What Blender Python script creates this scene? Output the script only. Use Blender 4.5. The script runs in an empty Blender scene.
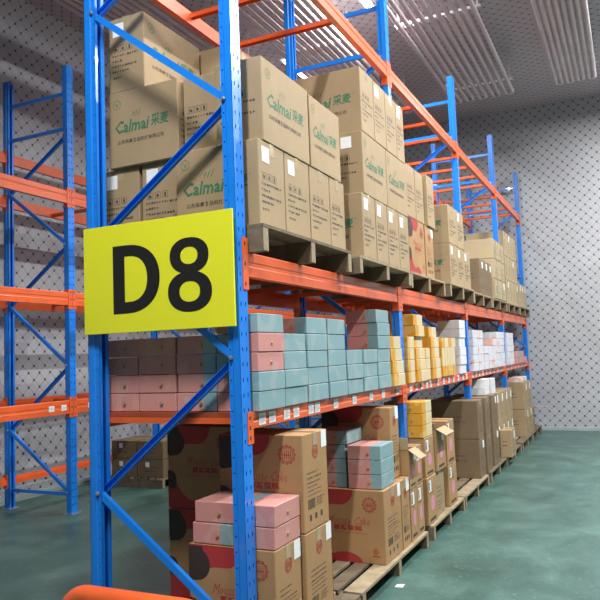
import bpy, bmesh, math, random
from mathutils import Vector, Matrix
random.seed(7)
PI = math.pi
scene = bpy.context.scene
COL = scene.collection

# ------------------------------------------------------------------ materials
def new_mat(name):
    m = bpy.data.materials.new(name); m.use_nodes = True
    nt = m.node_tree
    return m, nt, nt.nodes['Principled BSDF']

def simple(name, col, rough=.5, metal=0., var=0., scale=8., bump=0., bscale=60., spec=.5, coat=0.):
    m, nt, b = new_mat(name)
    b.inputs['Roughness'].default_value = rough
    b.inputs['Metallic'].default_value = metal
    b.inputs['Specular IOR Level'].default_value = spec
    b.inputs['Coat Weight'].default_value = coat
    b.inputs['Base Color'].default_value = (*col, 1)
    if var or bump:
        tc = nt.nodes.new('ShaderNodeTexCoord')
    if var:
        n = nt.nodes.new('ShaderNodeTexNoise'); n.inputs['Scale'].default_value = scale; n.inputs['Detail'].default_value = 5
        nt.links.new(tc.outputs['Object'], n.inputs['Vector'])
        mr = nt.nodes.new('ShaderNodeMapRange'); mr.inputs['From Min'].default_value = .3; mr.inputs['From Max'].default_value = .7
        mr.inputs['To Min'].default_value = 1 - var; mr.inputs['To Max'].default_value = 1 + var
        nt.links.new(n.outputs['Fac'], mr.inputs['Value'])
        mx = nt.nodes.new('ShaderNodeMix'); mx.data_type = 'RGBA'; mx.blend_type = 'MULTIPLY'; mx.inputs[0].default_value = 1
        mx.inputs[6].default_value = (*col, 1)
        cb = nt.nodes.new('ShaderNodeCombineColor')
        for k in range(3): nt.links.new(mr.outputs[0], cb.inputs[k])
        nt.links.new(cb.outputs[0], mx.inputs[7]); nt.links.new(mx.outputs[2], b.inputs['Base Color'])
    if bump:
        n2 = nt.nodes.new('ShaderNodeTexNoise'); n2.inputs['Scale'].default_value = bscale
        nt.links.new(tc.outputs['Object'], n2.inputs['Vector'])
        bp = nt.nodes.new('ShaderNodeBump'); bp.inputs['Strength'].default_value = bump; bp.inputs['Distance'].default_value = .01
        nt.links.new(n2.outputs['Fac'], bp.inputs['Height']); nt.links.new(bp.outputs[0], b.inputs['Normal'])
    return m

def emis(name, col, s):
    m, nt, b = new_mat(name)
    b.inputs['Base Color'].default_value = (*col, 1)
    b.inputs['Emission Color'].default_value = (*col, 1); b.inputs['Emission Strength'].default_value = s
    return m

M = {}
M['blue'] = simple('blue_paint', (.009, .225, .84), .3, 0, .06, 6, .05, 30, coat=.3)
M['orange'] = simple('orange_paint', (.78, .125, .03), .34, 0, .08, 5, .05, 30, coat=.2)
M['steel'] = simple('zinc_steel', (.6, .6, .6), .35, .8)
M['dark'] = simple('dark_rubber', (.02, .02, .02), .7)
M['card'] = simple('cardboard', (.365, .265, .15), .72, 0, .07, 5, .12, 18)
M['card2'] = simple('cardboard_warm', (.40, .235, .105), .72, 0, .07, 5, .12, 18)
M['card_pale'] = simple('cardboard_pale', (.41, .325, .195), .72, 0, .07, 5, .12, 18)
M['card_shaded'] = simple('cardboard_shaded', (.19, .13, .072), .75, 0, .08, 5, .12, 18)  # cardboard darkened so the shade on camera-facing sides sits in its colour
M['tape'] = simple('clear_brown_tape', (.44, .33, .19), .22, 0, .05, 12, coat=.5)
M['green'] = simple('green_print', (.03, .17, .085), .7)
M['ink'] = simple('dark_ink_print', (.06, .05, .045), .7)
M['red'] = simple('red_print', (.40, .035, .035), .65)
M['pinkprint'] = simple('pink_print', (.66, .27, .36), .65)
M['blackprint'] = simple('black_brown_print', (.045, .028, .022), .6)
M['grey'] = simple('grey_print', (.30, .31, .34), .7)
M['label'] = simple('white_label', (.86, .88, .90), .5)
M['wood'] = simple('pallet_wood', (.31, .25, .16), .8, 0, .22, 9, .3, 25)
M['wood_dark'] = simple('pallet_wood_weathered_shaded', (.16, .125, .08), .85, 0, .25, 9, .3, 25)  # weathered boards, plus the shade beneath the loads mixed into the colour
M['yellow'] = simple('sign_yellow', (.80, .80, .025), .45, 0, .01, 3)
M['black'] = simple('sign_black', (.012, .012, .012), .45)
M['white'] = simple('white_plastic', (.8, .8, .8), .4)
M['pipe'] = simple('frosted_pipe', (.62, .555, .575), .42, .1, .08, 4)
M['gold'] = simple('gold_clasp', (.55, .38, .16), .35, .4)
M['lamp'] = emis('lamp_tube', (1, .98, .95), 10)
M['lamp_bright'] = emis('lamp_tube_bright', (1, .98, .95), 30)
M['trim'] = simple('kerb_paint', (.34, .42, .42), .5, 0, .12, 3)
M['deck'] = simple('deck_steel', (.40, .075, .025), .5, .1, .15, 6)

def math_node(nt, op, a, b=None, c=None):
    n = nt.nodes.new('ShaderNodeMath'); n.operation = op
    for i, v in enumerate((a, b, c)):
        if v is None: continue
        if isinstance(v, (int, float)): n.inputs[i].default_value = v
        else: nt.links.new(v, n.inputs[i])
    return n.outputs[0]

def mixc(nt, fac, a, b):
    mx = nt.nodes.new('ShaderNodeMix'); mx.data_type = 'RGBA'
    for i, v in ((0, fac), (6, a), (7, b)):
        if isinstance(v, (int, float)): mx.inputs[i].default_value = v
        elif isinstance(v, tuple): mx.inputs[i].default_value = (*v, 1)
        else: nt.links.new(v, mx.inputs[i])
    return mx.outputs[2]

def quilt(name, base, dot, line, ceiling=False, rough=.34, pitch=.172):
    """insulated panel skin: diamond net of fine lines with a dark fixing washer on every crossing"""
    m, nt, b = new_mat(name)
    tc = nt.nodes.new('ShaderNodeTexCoord'); sp = nt.nodes.new('ShaderNodeSeparateXYZ')
    nt.links.new(tc.outputs['Object'], sp.inputs[0])
    X, Y, Z = sp.outputs
    if ceiling: u, v = X, Y
    else: u, v = math_node(nt, 'ADD', X, Y), Z
    a = math_node(nt, 'DIVIDE', math_node(nt, 'ADD', u, v), pitch)
    c = math_node(nt, 'DIVIDE', math_node(nt, 'SUBTRACT', u, v), pitch)
    def near(t):
        fr = math_node(nt, 'FRACT', math_node(nt, 'ADD', t, 100.5))
        return math_node(nt, 'ABSOLUTE', math_node(nt, 'SUBTRACT', fr, .5))
    da, dc = near(a), near(c)
    d2 = math_node(nt, 'SQRT', math_node(nt, 'ADD', math_node(nt, 'MULTIPLY', da, da), math_node(nt, 'MULTIPLY', dc, dc)))
    k = pitch / math.sqrt(2)
    dotm = math_node(nt, 'LESS_THAN', d2, .0155 / k)
    lin = math_node(nt, 'MINIMUM', da, dc)
    linm = math_node(nt, 'LESS_THAN', lin, .0045 / k)
    ns = nt.nodes.new('ShaderNodeTexNoise'); ns.inputs['Scale'].default_value = 1.1; ns.inputs['Detail'].default_value = 6
    nt.links.new(tc.outputs['Object'], ns.inputs['Vector'])
    mr = nt.nodes.new('ShaderNodeMapRange'); mr.inputs['From Min'].default_value = .35; mr.inputs['From Max'].default_value = .7
    nt.links.new(ns.outputs['Fac'], mr.inputs['Value'])
    basec = mixc(nt, mr.outputs[0], base, tuple(x * .86 for x in base))
    c1 = mixc(nt, math_node(nt, 'MULTIPLY', linm, .6), basec, line)
    c2 = mixc(nt, dotm, c1, dot)
    nt.links.new(c2, b.inputs['Base Color'])
    b.inputs['Roughness'].default_value = rough
    # pillowed skin
    h = math_node(nt, 'MULTIPLY', math_node(nt, 'MINIMUM', lin, .12), 1.2)
    n2 = nt.nodes.new('ShaderNodeTexNoise'); n2.inputs['Scale'].default_value = 3.5; n2.inputs['Detail'].default_value = 4
    nt.links.new(tc.outputs['Object'], n2.inputs['Vector'])
    hh = math_node(nt, 'ADD', h, math_node(nt, 'MULTIPLY', n2.outputs['Fac'], 1.6))
    bp = nt.nodes.new('ShaderNodeBump'); bp.inputs['Strength'].default_value = .4; bp.inputs['Distance'].default_value = .02
    nt.links.new(hh, bp.inputs['Height']); nt.links.new(bp.outputs[0], b.inputs['Normal'])
    return m
M['wall'] = quilt('quilted_wall_skin', (.45, .465, .50), (.04, .045, .055), (.22, .235, .265))
M['ceil'] = quilt('quilted_ceiling_skin', (.56, .51, .54), (.08, .075, .095), (.22, .21, .24), True, .5)

def floor_mat():
    m, nt, b = new_mat('green_epoxy_floor')
    tc = nt.nodes.new('ShaderNodeTexCoord')
    mp = nt.nodes.new('ShaderNodeMapping'); nt.links.new(tc.outputs['Object'], mp.inputs[0])
    mp.inputs['Rotation'].default_value = (0, 0, -.25); mp.inputs['Scale'].default_value = (.9, .75, 1)
    n = nt.nodes.new('ShaderNodeTexNoise'); n.inputs['Scale'].default_value = 2.6; n.inputs['Detail'].default_value = 9; n.inputs['Roughness'].default_value = .62
    n.inputs['Distortion'].default_value = .4
    nt.links.new(mp.outputs[0], n.inputs['Vector'])
    cr = nt.nodes.new('ShaderNodeValToRGB')
    e = cr.color_ramp.elements
    e[0].position = .30; e[0].color = (.030, .078, .068, 1)
    e[1].position = .76; e[1].color = (.105, .20, .176, 1)
    x = cr.color_ramp.elements.new(.52); x.color = (.054, .124, .108, 1)
    nt.links.new(n.outputs['Fac'], cr.inputs[0])
    n3 = nt.nodes.new('ShaderNodeTexNoise'); n3.inputs['Scale'].default_value = 30; n3.inputs['Detail'].default_value = 4
    nt.links.new(mp.outputs[0], n3.inputs['Vector'])
    mr = nt.nodes.new('ShaderNodeMapRange'); mr.inputs['From Min'].default_value = .62; mr.inputs['From Max'].default_value = .72
    mr.inputs['To Max'].default_value = .5
    nt.links.new(n3.outputs['Fac'], mr.inputs['Value'])
    nt.links.new(mixc(nt, mr.outputs[0], cr.outputs[0], (.20, .30, .27)), b.inputs['Base Color'])
    r = nt.nodes.new('ShaderNodeMapRange'); r.inputs['To Min'].default_value = .28; r.inputs['To Max'].default_value = .55
    nt.links.new(n.outputs['Fac'], r.inputs['Value']); nt.links.new(r.outputs[0], b.inputs['Roughness'])
    bp = nt.nodes.new('ShaderNodeBump'); bp.inputs['Strength'].default_value = .12; bp.inputs['Distance'].default_value = .01
    nt.links.new(n3.outputs['Fac'], bp.inputs['Height']); nt.links.new(bp.outputs[0], b.inputs['Normal'])
    return m
M['floor'] = floor_mat()

def cake_mat(name, main, end, patch, edge=.045, pth=.60, pk=.3, half=False):
    """printed gift box: two colours meeting on a wavy line, with a pale patch beside it"""
    m, nt, b = new_mat(name)
    tc = nt.nodes.new('ShaderNodeTexCoord'); sp = nt.nodes.new('ShaderNodeSeparateXYZ')
    nt.links.new(tc.outputs['Object'], sp.inputs[0])
    w = nt.nodes.new('ShaderNodeTexNoise'); w.inputs['Scale'].default_value = 7; w.inputs['Detail'].default_value = 1
    nt.links.new(tc.outputs['Object'], w.inputs['Vector'])
    pos = math_node(nt, 'ADD', sp.outputs[0], math_node(nt, 'MULTIPLY', math_node(nt, 'SUBTRACT', w.outputs['Fac'], .5), .05))
    f1 = math_node(nt, 'GREATER_THAN', pos, edge) if not half else math_node(nt, 'MULTIPLY', math_node(nt, 'GREATER_THAN', sp.outputs[0], .1185), math_node(nt, 'GREATER_THAN', math_node(nt, 'ADD', sp.outputs[1], math_node(nt, 'MULTIPLY', w.outputs['Fac'], .08)), .01))
    n2 = nt.nodes.new('ShaderNodeTexNoise'); n2.inputs['Scale'].default_value = 9; n2.inputs['Detail'].default_value = 0
    oi = nt.nodes.new('ShaderNodeObjectInfo')
    ad = nt.nodes.new('ShaderNodeVectorMath'); ad.operation = 'ADD'
    nt.links.new(tc.outputs['Object'], ad.inputs[0]); nt.links.new(oi.outputs['Location'], ad.inputs[1])
    nt.links.new(ad.outputs[0], n2.inputs['Vector'])
    f2 = math_node(nt, 'MULTIPLY', math_node(nt, 'GREATER_THAN', n2.outputs['Fac'], pth), pk)
    c = mixc(nt, f1, main, end)
    c = mixc(nt, f2, c, patch)
    nt.links.new(c, b.inputs['Base Color']); b.inputs['Roughness'].default_value = .42
    return m
M['cake_pt'] = cake_mat('cake_box_pink_teal', (.60, .275, .25), (.235, .385, .42), (.55, .52, .50), .05, .62, .22)
M['cake_p'] = cake_mat('cake_box_pink', (.60, .275, .25), (.61, .30, .27), (.62, .38, .30), .2, .6, .4)
M['cake_y'] = cake_mat('cake_box_yellow', (.68, .33, .03), (.68, .58, .38), (.72, .55, .22), .117, .60, .5, True)
M['cake_w'] = cake_mat('cake_box_white', (.56, .57, .60), (.68, .70, .76), (.85, .36, .20), .03, .66, .7)
M['cake_w2'] = cake_mat('cake_box_plain_white', (.66, .67, .70), (.74, .75, .79), (.80, .78, .78), .03)

# ------------------------------------------------------------------ mesh builder
class MB:
    def __init__(s): s.v = []; s.f = []; s.mi = []; s.mats = []
    def m(s, mat):
        if mat not in s.mats: s.mats.append(mat)
        return s.mats.index(mat)
    def face(s, pts, mat):
        n = len(s.v); s.v += [tuple(p) for p in pts]; s.f.append(tuple(range(n, n + len(pts)))); s.mi.append(s.m(mat))
    def box(s, x0, x1, y0, y1, z0, z1, mat):
        n = len(s.v); k = s.m(mat)
        s.v += [(x0,y0,z0),(x1,y0,z0),(x1,y1,z0),(x0,y1,z0),(x0,y0,z1),(x1,y0,z1),(x1,y1,z1),(x0,y1,z1)]
        for q in ((0,3,2,1),(4,5,6,7),(0,1,5,4),(1,2,6,5),(2,3,7,6),(3,0,4,7)):
            s.f.append(tuple(n + i for i in q)); s.mi.append(k)
    def prism(s, prof, p0, axis_u, axis_v, d, mat, closed=True):
        """extrude a 2D profile (in axes u, v from p0) along vector d"""
        n = len(s.v); k = s.m(mat); c = len(prof)
        p0, au, av, d = map(Vector, (p0, axis_u, axis_v, d))
        for t in (Vector((0,0,0)), d):
            for a, b in prof: s.v.append(tuple(p0 + au * a + av * b + t))
        for i in range(c if closed else c - 1):
            j = (i + 1) % c
            s.f.append((n + i, n + j, n + c + j, n + c + i)); s.mi.append(k)
        if closed:
            s.f.append(tuple(n + i for i in range(c - 1, -1, -1))); s.mi.append(k)
            s.f.append(tuple(n + c + i for i in range(c))); s.mi.append(k)
    def tube(s, pts, r, mat, seg=10):
        pts = [Vector(p) for p in pts]; k = s.m(mat); rings = []
        for i, p in enumerate(pts):
            d = (pts[min(i + 1, len(pts) - 1)] - pts[max(i - 1, 0)]).normalized()
            up = Vector((0, 0, 1)) if abs(d.z) < .9 else Vector((1, 0, 0))
            a = d.cross(up).normalized(); b = a.cross(d)
            n = len(s.v)
            for q in range(seg):
                t = 2 * PI * q / seg
                s.v.append(tuple(p + a * (r * math.cos(t)) + b * (r * math.sin(t))))
            rings.append(n)
        for a, b in zip(rings, rings[1:]):
            for q in range(seg):
                j = (q + 1) % seg
                s.f.append((a + q, a + j, b + j, b + q)); s.mi.append(k)
        s.f.append(tuple(rings[0] + q for q in range(seg - 1, -1, -1))); s.mi.append(k)
        s.f.append(tuple(rings[-1] + q for q in range(seg))); s.mi.append(k)
    def cyl(s, p0, p1, r, mat, seg=12): s.tube([p0, p1], r, mat, seg)
    def mesh(s, name, bevel=0, smooth=False):
        me = bpy.data.meshes.new(name); me.from_pydata(s.v, [], s.f)
        for mt in s.mats: me.materials.append(mt)
        me.polygons.foreach_set('material_index', s.mi)
        bm = bmesh.new(); bm.from_mesh(me)
        bmesh.ops.recalc_face_normals(bm, faces=bm.faces) if not smooth else None
        if bevel:
            bmesh.ops.bevel(bm, geom=list(bm.edges), offset=bevel, segments=1, affect='EDGES', profile=.5)
        bm.to_mesh(me); bm.free()
        if smooth:
            for p in me.polygons: p.use_smooth = True
        return me
    def obj(s, name, parent=None, loc=(0, 0, 0), **kw):
        return link(name, s.mesh(name, **kw), parent, loc)

def link(name, data, parent=None, loc=(0, 0, 0), rz=0):
    o = bpy.data.objects.new(name, data); COL.objects.link(o)
    o.location = loc; o.rotation_euler = (0, 0, rz)
    if parent: o.parent = parent
    return o
def tag(o, label, cat, group=None, kind=None):
    if label: o['label'] = label
    if cat: o['category'] = cat
    if group: o['group'] = group
    if kind: o['kind'] = kind
    return o
def empty(name, loc=(0, 0, 0), rz=0):
    o = bpy.data.objects.new(name, None); COL.objects.link(o)
    o.location = loc; o.rotation_euler = (0, 0, rz); o.empty_display_size = .1
    return o

# ------------------------------------------------------------------ room
XW0, XW1, YW0, YW1, ZC = -4.85, 9.0, -11.0, 10.72, 6.12
def slab(name, x0, x1, y0, y1, z0, z1, mat):
    b = MB(); b.box(x0, x1, y0, y1, z0, z1, mat); o = b.obj(name); o['kind'] = 'structure'; return o
slab('floor', XW0 - .15, XW1 + .15, YW0 - .15, YW1 + .15, -.12, 0, M['floor'])
slab('ceiling', XW0 - .15, XW1 + .15, YW0 - .15, YW1 + .15, ZC, ZC + .15, M['ceil'])
slab('wall_left', XW0 - .15, XW0, YW0, YW1, 0, ZC, M['wall'])
slab('wall_right', XW1, XW1 + .15, YW0, YW1, 0, ZC, M['wall'])
slab('wall_far', XW0 - .15, XW1 + .15, YW1, YW1 + .15, 0, ZC, M['wall'])
slab('wall_near', XW0 - .15, XW1 + .15, YW0 - .15, YW0, 0, ZC, M['wall'])
slab('baseboard_far', XW0 + .08, XW1, YW1 - .05, YW1, 0, .05, M['trim'])
slab('baseboard_left', XW0, XW0 + .08, YW0, YW1, 0, .07, M['trim'])

# ------------------------------------------------------------------ rack parts
BAY, DEP, ZT = 2.6205, .9628, 4.86
UW, UD = .09, .07
PIT = .075

def post_mesh():
    """perforated omega upright; front face towards +x at x=0, width along y 0..UW, open at the back"""
    b = MB(); mt = M['blue']
    prof = [(-UD, .030), (-UD, .008), (-.045, .008), (-.040, 0.), (0, 0), (0, UW), (-.040, UW), (-.045, UW - .008), (-UD, UW - .008), (-UD, UW - .030)]
    zs = [0.0]
    z = .06
    n = int((ZT - .1) / PIT)
    def strip(p, q, hole):
        p, q = Vector((*p, 0)), Vector((*q, 0))
        if not hole:
            b.face([p, q, q + Vector((0, 0, ZT)), p + Vector((0, 0, ZT))], mt); return
        L = (q - p).length; d = (q - p).normalized(); cu, hw, hh = hole
        def P(u, zz): return p + d * u + Vector((0, 0, zz))
        b.face([P(0, 0), P(L, 0), P(L, z), P(0, z)], mt)
        top = z + n * PIT
        b.face([P(0, top), P(L, top), P(L, ZT), P(0, ZT)], mt)
        for i in range(n):
            z0 = z + i * PIT; zc = z0 + PIT / 2; z1 = z0 + PIT
            outer = [(0, z0), (L, z0), (L, z1), (0, z1)]
            # teardrop hole: 8 points
            hp = [(cu - hw*.6, zc - hh), (cu + hw*.6, zc - hh), (cu + hw, zc - hh*.3), (cu + hw, zc + hh*.5), (cu + hw*.6, zc + hh), (cu - hw*.6, zc + hh), (cu - hw, zc + hh*.5), (cu - hw, zc - hh*.3)]
            o = outer
            for poly in ([o[0], o[1], hp[1], hp[0]], [o[1], o[2], hp[3], hp[2]], [o[1], hp[2], hp[1]], [o[2], hp[4], hp[3]],
                         [o[2], o[3], hp[5], hp[4]], [o[3], hp[6], hp[5]], [o[3], o[0], hp[7], hp[6]], [o[0], hp[0], hp[7]]):
                b.face([P(*t) for t in poly], mt)
    for i in range(len(prof) - 1):
        p, q = prof[i], prof[i + 1]
        if (p, q) == ((0, 0), (0, UW)):
            strip((0, 0), (0, UW / 2), (.024, .0048, .0115)); strip((0, UW / 2), (0, UW), (.021, .0048, .0115))
        elif i in (1, 7): strip(p, q, (.0125, .004, .004))
        else: strip(p, q, None)
    me = b.mesh('post')
    bm = bmesh.new(); bm.from_mesh(me); bmesh.ops.remove_doubles(bm, verts=bm.verts, dist=.0002)
    bmesh.ops.recalc_face_normals(bm, faces=bm.faces)
    bm.to_mesh(me); bm.free()
    return me
POST = post_mesh()

def foot_mesh():
    b = MB(); b.box(-.095, .03, -.02, UW + .02, .0, .006, M['steel'])
    for x, y in ((.018, -.008), (.018, UW + .008)): b.cyl((x, y, .006), (x, y, .025), .006, M['steel'], 8)
    return b.mesh('base_plate')
FOOT = foot_mesh()

def channel(p0, p1, yf, flip, w=.036, d=.026):
    """C-channel brace in the xz plane between p0 and p1, near side at y=yf"""
    b = MB(); p0 = Vector((p0[0], 0, p0[1])); p1 = Vector((p1[0], 0, p1[1]))
    dv = p1 - p0; t = dv.normalized(); nrm = Vector((-t.z, 0, t.x)); h = w / 2; k = .003
    if flip: prof = [(-h, 0), (h, 0), (h, d), (h - k, d), (h - k, k), (-h + k, k), (-h + k, d), (-h, d)]
    else: prof = [(-h, 0), (-h + k, 0), (-h + k, d - k), (h - k, d - k), (h - k, 0), (h, 0), (h, d), (-h, d)]
    b.prism(prof, p0 + Vector((0, yf, 0)), nrm, Vector((0, 1, 0)), dv, M['blue'])
    me = b.mesh('brace')
    return me

def brace_meshes():
    xl, xr = -DEP + .045, -.045
    L = []
    yb = (UW - .026) / 2
    nodes = [(.22, 'R'), (.86, 'L'), (1.56, 'R'), (2.25, 'L'), (2.87, 'R'), (3.54, 'L'), (4.10, 'R')]
    for (za, sa), (zb, sb) in zip(nodes, nodes[1:]):
        xa = xr if sa == 'R' else xl; xb = xr if sb == 'R' else xl
        rising = (xb - xa) * (zb - za) > 0        # leans up to the right: open side towards the camera
        L.append(channel((xa, za), (xb, zb), .012 if not rising else .046, not rising))
    for z in (.20, 4.16, 4.56): L.append(channel((xl, z), (xr, z), yb, True))
    return L, nodes, xl, xr
BRACES, NODES, BXL, BXR = brace_meshes()
def bolt_mesh():
    b = MB(); b.cyl((0, -.012, 0), (0, .0, 0), .0075, M['steel'], 8); b.cyl((0, -.004, 0), (0, 0, 0), .012, M['steel'], 10)
    return b.mesh('bolt')
BOLT = bolt_mesh()

def frame(rack, y, bolts=True):
    """upright frame at world-local y: two posts, braces, feet"""
    f = empty('upright_frame', (0, y, 0)); f.parent = rack
    a = link('post', POST, f, (0, 0, 0)); so(a)
    c = link('post', POST, f, (-DEP, UW, 0), PI); so(c)
    link('base_plate', FOOT, f, (0, 0, 0)); link('base_plate', FOOT, f, (-DEP, UW, 0), PI)
    for me in BRACES: link('brace', me, f)
    if bolts:
        for z, s in NODES: link('bolt', BOLT, f, ((BXR - .008) if s == 'R' else (BXL + .008), .0, z))
    return f
def so(o):
    m = o.modifiers.new('sheet', 'SOLIDIFY'); m.thickness = .0025; m.offset = -1

def price_label_mesh():
    b = MB(); w, h = .037, .029
    b.face([(0.001, -w, -h), (0.001, w, -h), (0.001, w, h), (0.001, -w, h)], M['label'])
    rnd = random.Random(3)
    u = -w + .006
    while u < w - .02:
        t = rnd.uniform(.0010, .0018); b.face([(.0016, u, -h + .010), (.0016, u + t, -h + .006), (.0016, u + t, h - .012), (.0016, u, h - .012)], M['grey']); u += t + rnd.uniform(.0025, .005)
    for q in (.004, -.004, -.012): b.face([(.0016, w - .019, q), (.0016, w - .004, q), (.0016, w - .004, q + .003), (.0016, w - .019, q + .003)], M['grey'])
    return b.mesh('price_label')
PRICE = price_label_mesh()

def beam(rack, xface, facing, y0, y1, zt, h, plate_up, plate_dn, labels=()):
    """box beam with a step, and the two hooked end plates"""
    s = facing
    e = empty('shelf_beam', (xface, y0, zt)); e.parent = rack
    L = y1 - y0 - UW
    b = MB()
    prof = [(0, -h), (0, -.006), (-.004, 0), (-.026, 0), (-.026, -.028), (-.046, -.028), (-.046, -h)]
    prof = [(0, -h), (0, -h*.62), (-.0035, -h*.57), (-.0035, -h*.43), (0, -h*.38), (0, -.006), (-.004, 0), (-.028, 0), (-.028, -.026), (-.046, -.026), (-.046, -h)]
    b.prism([(a * s, c) for a, c in prof], (0, UW + .001, 0), (1, 0, 0), (0, 0, 1), (0, L - .002, 0), M['orange'])
    b.obj('beam_rail', e)
    for yy, sg in ((UW, 1), (UW + L, -1)):
        c = MB()
        c.box(*sorted((.0006 * s, .0046 * s)), *sorted((yy - sg * .042, yy + sg * .012)), -h - plate_dn, plate_up, M['orange'])
        c.box(*sorted((.0006 * s, -.055 * s)), *sorted((yy + sg * .002, yy + sg * .007)), -h - plate_dn, plate_up, M['orange'])
        for q in range(3):
            zz = plate_up - .03 - q * (h + plate_dn + plate_up - .06) / 2
            c.box(*sorted((.0046 * s, .0062 * s)), *sorted((yy - sg * .026, yy - sg * .016)), zz - .009, zz + .009, M['blackprint'])
        c.obj('beam_connector', e)
    for yl in labels:
        link('price_label', PRICE, e, (.0005, yl - y0, -h * .52))
    return e

def xbar(rack, y, z, x0, x1):
    b = MB(); w = .045
    b.prism([(-w/2, 0), (w/2, 0), (w/2, -.032), (w/2 - .004, -.032), (w/2 - .004, -.004), (-w/2 + .004, -.004), (-w/2 + .004, -.032), (-w/2, -.032)], (x0, y, z), (0, 1, 0), (0, 0, 1), (x1 - x0, 0, 0), M['orange'])
    return b.obj('support_bar', rack)

# --- near rack
rack = empty('pallet_rack', (0, 0, 0))
tag(rack, 'long blue and orange pallet rack beside the aisle, loaded with cartons', 'rack', 'pallet racks')
for i in range(5): frame(rack, BAY * i)
L1, L2, L3 = 1.285, 2.092, 4.02
lab = [.20, .31, .48, .60, .80, .86 + .03, 1.18, 1.51, 1.85, 2.12, 2.48, 2.86, 3.03, 3.21, 3.38, 3.52, 3.79, 4.02, 4.24, 4.45, 4.68, 4.91, 5.1,
       5.45, 5.64, 5.86, 6.08, 6.32, 6.57, 6.88, 7.19, 7.5, 8.1, 8.45, 8.8, 9.2, 9.6, 10.0]
for i in range(4):
    y0, y1 = BAY * i, BAY * (i + 1)
    ls = [v for v in lab if y0 + .14 < v < y1 - .06]
    beam(rack, 0, 1, y0, y1, L1, .082, .004, .072, ls)
    beam(rack, -DEP, -1, y0, y1, L1, .082, .004, .072)
    beam(rack, 0, 1, y0, y1, L2, .125, .07, .07)
    beam(rack, -DEP, -1, y0, y1, L2, .125, .07, .07)
    beam(rack, 0, 1, y0, y1, L3, .11, .03, .07)
    beam(rack, -DEP, -1, y0, y1, L3, .11, .03, .07)
    for q in (.46, 1.04, 1.60, 2.2):
        if not (i == 0 and q == 2.2): xbar(rack, y0 + q, L3 - .026, -DEP + .03, -.03)
        xbar(rack, y0 + q, L2 - .026, -DEP + .03, -.03)
    for q in (.115, .62, 1.12, 1.62, 2.12, 2.58): xbar(rack, y0 + q, L1 - .0275, -DEP + .03, -.03)
    b = MB(); b.box(-DEP + .029, -.029, y0 + UW + .002, y1 - .002, L1 - .026, L1 - .0015, M['deck']); b.obj('deck_panel', rack)

# --- left rack
rack2 = empty('pallet_rack', (-3.62, 0, 0))
tag(rack2, 'empty blue and orange pallet rack along the quilted left wall', 'rack', 'pallet racks')
for i in range(5): frame(rack2, BAY * i)
for i in range(4):
    y0, y1 = BAY * i, BAY * (i + 1)
    ls = [y0 + 1.4, y0 + 2.36, y0 + 2.53, y0 + .3, y0 + .5] if i < 2 else []
    for z in (1.19, 2.34, 3.45):
        beam(rack2, 0, 1, y0, y1, z, .14, .03, .04, [q for q in ls if z < 2])
    for z in (.34, 1.19, 2.34, 3.50, 4.02):
        beam(rack2, -DEP, -1, y0, y1, z, .08 if z < 1 else .12, .03, .04)
    for q in (.7, 1.9):
        for z in (1.19, 2.34, 3.45): xbar(rack2, y0 + q, z - .028, -DEP + .03, -.03)

rack2.scale.z = .99
# ------------------------------------------------------------------ D8 sign
sg = MB()
sg.box(-.948, .002, -.042, -.030, 1.712, 2.292, M['yellow'])
SIGN = sg.obj('shelf_sign', bevel=.001)
tag(SIGN, 'yellow panel reading D8 in black, hung across the rack end', 'sign')
def ring(b, outer, inner, y, mat):
    n = len(outer)
    for i in range(n):
        j = (i + 1) % n
        b.face([(outer[i][0], y, outer[i][1]), (outer[j][0], y, outer[j][1]), (inner[j][0], y, inner[j][1]), (inner[i][0], y, inner[i][1])], mat)
def sup(cx, cz, rx, rz, n=48, p=2.2):
    r = []
    for i in range(n):
        t = 2 * PI * i / n; c, s = math.cos(t), math.sin(t)
        r.append((cx + rx * math.copysign(abs(c) ** (2 / p), c), cz + rz * math.copysign(abs(s) ** (2 / p), s)))
    return r
dl = MB(); Yd = -.0432
# D: stem and bowl
xl, xr_, zb, zt = -.745, -.44, 1.812, 2.175
def dshape(x0, x1, z0, z1, rnd):
    pts = [(x0, z0), (x0, z1)]
    xs = x0 + (x1 - x0) * rnd; zc = (z0 + z1) / 2
    for i in range(25):
        t = PI / 2 - PI * i / 24; c, s = math.cos(t), math.sin(t)
        pts.append((xs + (x1 - xs) * abs(c) ** .85, zc + (z1 - z0) / 2 * math.copysign(abs(s) ** .92, s)))
    return pts
ring(dl, dshape(xl, xr_, zb, zt, .28), dshape(xl + .078, xr_ - .080, zb + .060, zt - .060, .18), Yd, M['black'])
dl.obj('letter_d', SIGN)
e8 = MB()
ring(e8, sup(-.257, 2.083, .118, .092), sup(-.257, 2.083, .052, .044), Yd, M['black'])
ring(e8, sup(-.257, 1.900, .133, .103), sup(-.257, 1.900, .062, .052), Yd - .0002, M['black'])
e8.obj('digit_eight', SIGN)
# ------------------------------------------------------------------ guard rail
g = empty('rack_end_guard', (-.35, -.40, 0))
tag(g, 'rounded orange floor guard rail in front of the rack end', 'guard rail')
b = MB()
pts = []
for i in range(9):
    t = PI + (PI / 2) * (-i / 8)
    pts.append((-.40 + .13 + .13 * math.cos(t), 0, .535 - .045 - .13 + .13 * math.sin(t)))
path = [(-.40, 0, 0), (-.40, 0, .25)] + pts
pts2 = [(-x, y, z) for x, y, z in reversed(path)]
b.tube(path + pts2, .045, M['orange'], 16); b.obj('guard_tube', g, smooth=True)
b = MB(); b.tube([(-.40, 0, .2), (.40, 0, .2)], .03, M['orange'], 12); b.obj('lower_rail', g, smooth=True)
for s in (-1, 1):
    b = MB(); b.box(s*.4 - .08, s*.4 + .08, -.07, .07, 0, .008, M['orange']); b.obj('base_plate', g)

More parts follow.
